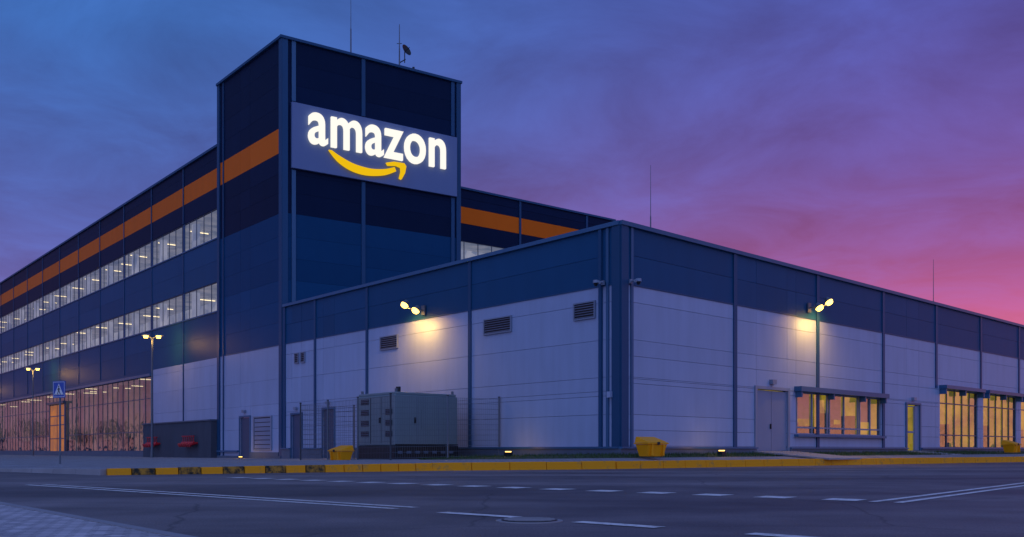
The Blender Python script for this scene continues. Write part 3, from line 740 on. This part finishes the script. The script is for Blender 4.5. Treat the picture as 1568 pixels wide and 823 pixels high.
# ---------------------------------------------------------------- distant row of trees across the street (seen in the glazing)
mb=MB()
def trees(p0,p1,n,hh):
    for k in range(n):
        t=(k+random.uniform(-.3,.3))/n; x=p0[0]+(p1[0]-p0[0])*t; y=p0[1]+(p1[1]-p0[1])*t
        h=hh*random.uniform(.6,1.25)
        mb.tube((x,y,0),(x,y,h*.6),.22,.10,'bark',6)
        for q in range(5):
            a=random.uniform(0,6.28); mb.tube((x,y,h*random.uniform(.3,.5)),(x+math.cos(a)*h*.25,y+math.sin(a)*h*.25,h*random.uniform(.6,.85)),.08,.03,'bark',5)
        for q in range(260):
            a=random.uniform(0,6.28); b=random.uniform(-1,1); r=random.random()**.4*h*.33
            cx_,cy_,cz=x+math.cos(a)*r*math.sqrt(1-b*b),y+math.sin(a)*r*math.sqrt(1-b*b),h*.66+b*r*1.1
            v=[Vector((cx_,cy_,cz))+Vector((random.uniform(-1,1),random.uniform(-1,1),random.uniform(-1,1)))*.45 for _ in range(3)]
            mb.poly(v,'leaf')
trees((-190,40),(-150,190),26,8); trees((110,-20),(150,60),14,7)
mb.obj('tree_row',recalc=False)

# ---------------------------------------------------------------- sky
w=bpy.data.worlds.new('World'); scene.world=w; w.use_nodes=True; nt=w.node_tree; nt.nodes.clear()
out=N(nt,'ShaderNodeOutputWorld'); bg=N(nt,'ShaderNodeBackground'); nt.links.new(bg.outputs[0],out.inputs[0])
tc=N(nt,'ShaderNodeTexCoord'); nz=N(nt,'ShaderNodeVectorMath',operation='NORMALIZE'); nt.links.new(tc.outputs['Generated'],nz.inputs[0])
sx=N(nt,'ShaderNodeSeparateXYZ'); nt.links.new(nz.outputs[0],sx.inputs[0])
def ramp(fac,els):
    r=N(nt,'ShaderNodeValToRGB'); cr=r.color_ramp; cr.interpolation='B_SPLINE'
    while len(cr.elements)<len(els): cr.elements.new(.5)
    for e_,(p,c) in zip(cr.elements,els): e_.position=p; e_.color=(*c,1)
    nt.links.new(fac,r.inputs[0]); return r.outputs[0]
def smooth(src,a,b,c=0,d=1):
    h=N(nt,'ShaderNodeMapRange',interpolation_type='SMOOTHSTEP'); h.inputs[1].default_value=a; h.inputs[2].default_value=b; h.inputs[3].default_value=c; h.inputs[4].default_value=d
    nt.links.new(src,h.inputs[0]); return h.outputs[0]
def mixc(f,a,b):
    m=N(nt,'ShaderNodeMix',data_type='RGBA'); nt.links.new(f,m.inputs[0]); nt.links.new(a,m.inputs[6]); nt.links.new(b,m.inputs[7]); return m.outputs[2]
den=N(nt,'ShaderNodeMath',operation='ADD'); den.inputs[1].default_value=.12; 
az=N(nt,'ShaderNodeMath',operation='ABSOLUTE'); nt.links.new(sx.outputs[2],az.inputs[0]); nt.links.new(az.outputs[0],den.inputs[0])
dx=N(nt,'ShaderNodeMath',operation='DIVIDE'); dy=N(nt,'ShaderNodeMath',operation='DIVIDE')
nt.links.new(sx.outputs[0],dx.inputs[0]); nt.links.new(den.outputs[0],dx.inputs[1]); nt.links.new(sx.outputs[1],dy.inputs[0]); nt.links.new(den.outputs[0],dy.inputs[1])
cx=N(nt,'ShaderNodeCombineXYZ'); nt.links.new(dx.outputs[0],cx.inputs[0]); nt.links.new(dy.outputs[0],cx.inputs[1])
no=N(nt,'ShaderNodeTexNoise'); no.inputs['Scale'].default_value=2.2; no.inputs['Detail'].default_value=9; no.inputs['Roughness'].default_value=.60; no.inputs['Distortion'].default_value=.5
nt.links.new(cx.outputs[0],no.inputs['Vector'])
el=N(nt,'ShaderNodeMath',operation='MULTIPLY_ADD'); el.inputs[1].default_value=.15; 
nt.links.new(no.outputs['Fac'],el.inputs[0])
sub=N(nt,'ShaderNodeMath',operation='SUBTRACT'); sub.inputs[1].default_value=.075; nt.links.new(sx.outputs[2],sub.inputs[0]); nt.links.new(sub.outputs[0],el.inputs[2])
E_=el.outputs[0]
left=ramp(E_,[(0,(.32,.17,.44)),(.12,(.17,.135,.42)),(.24,(.085,.125,.42)),(.40,(.040,.145,.45)),(1,(.04,.12,.38))])
right=ramp(E_,[(0,(1.0,.28,.36)),(.10,(.74,.14,.30)),(.18,(.34,.10,.30)),(.28,(.16,.095,.36)),(.42,(.085,.095,.41)),(1,(.05,.09,.34))])
sun=ramp(E_,[(0,(1.05,.42,.22)),(.08,(.85,.26,.25)),(.20,(.42,.14,.32)),(.35,(.10,.11,.36)),(1,(.05,.09,.32))])
lfar=ramp(E_,[(0,(.55,.25,.25)),(.06,(.38,.17,.26)),(.14,(.19,.13,.32)),(.30,(.06,.12,.34)),(1,(.04,.10,.32))])
back=ramp(E_,[(0,(.16,.15,.27)),(.2,(.095,.14,.32)),(1,(.06,.12,.32))])
c1=mixc(smooth(sx.outputs[0],-.42,.50),left,right)
c2=mixc(smooth(sx.outputs[0],.52,.9),c1,sun)
c3=mixc(smooth(sx.outputs[0],-.52,-.85),c2,lfar)
c4=mixc(smooth(sx.outputs[1],.25,-.15),c3,back)
cl=N(nt,'ShaderNodeMapRange'); cl.inputs[1].default_value=.32; cl.inputs[2].default_value=.68; cl.inputs[3].default_value=.76; cl.inputs[4].default_value=1.22; nt.links.new(no.outputs['Fac'],cl.inputs[0])
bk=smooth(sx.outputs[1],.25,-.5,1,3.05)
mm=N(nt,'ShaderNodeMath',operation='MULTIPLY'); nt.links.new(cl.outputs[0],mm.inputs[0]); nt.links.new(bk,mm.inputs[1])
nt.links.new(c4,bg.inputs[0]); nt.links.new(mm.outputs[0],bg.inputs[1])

# ---------------------------------------------------------------- camera
cam=bpy.data.cameras.new('camera'); co=bpy.data.objects.new('camera',cam); scene.collection.objects.link(co)
co.location=(0,0,E); co.rotation_euler=(math.radians(90),0,0)
cam.sensor_width=36; cam.lens=33.29; cam.shift_y=.1776; cam.clip_end=5000; cam.clip_start=.1
scene.camera=co
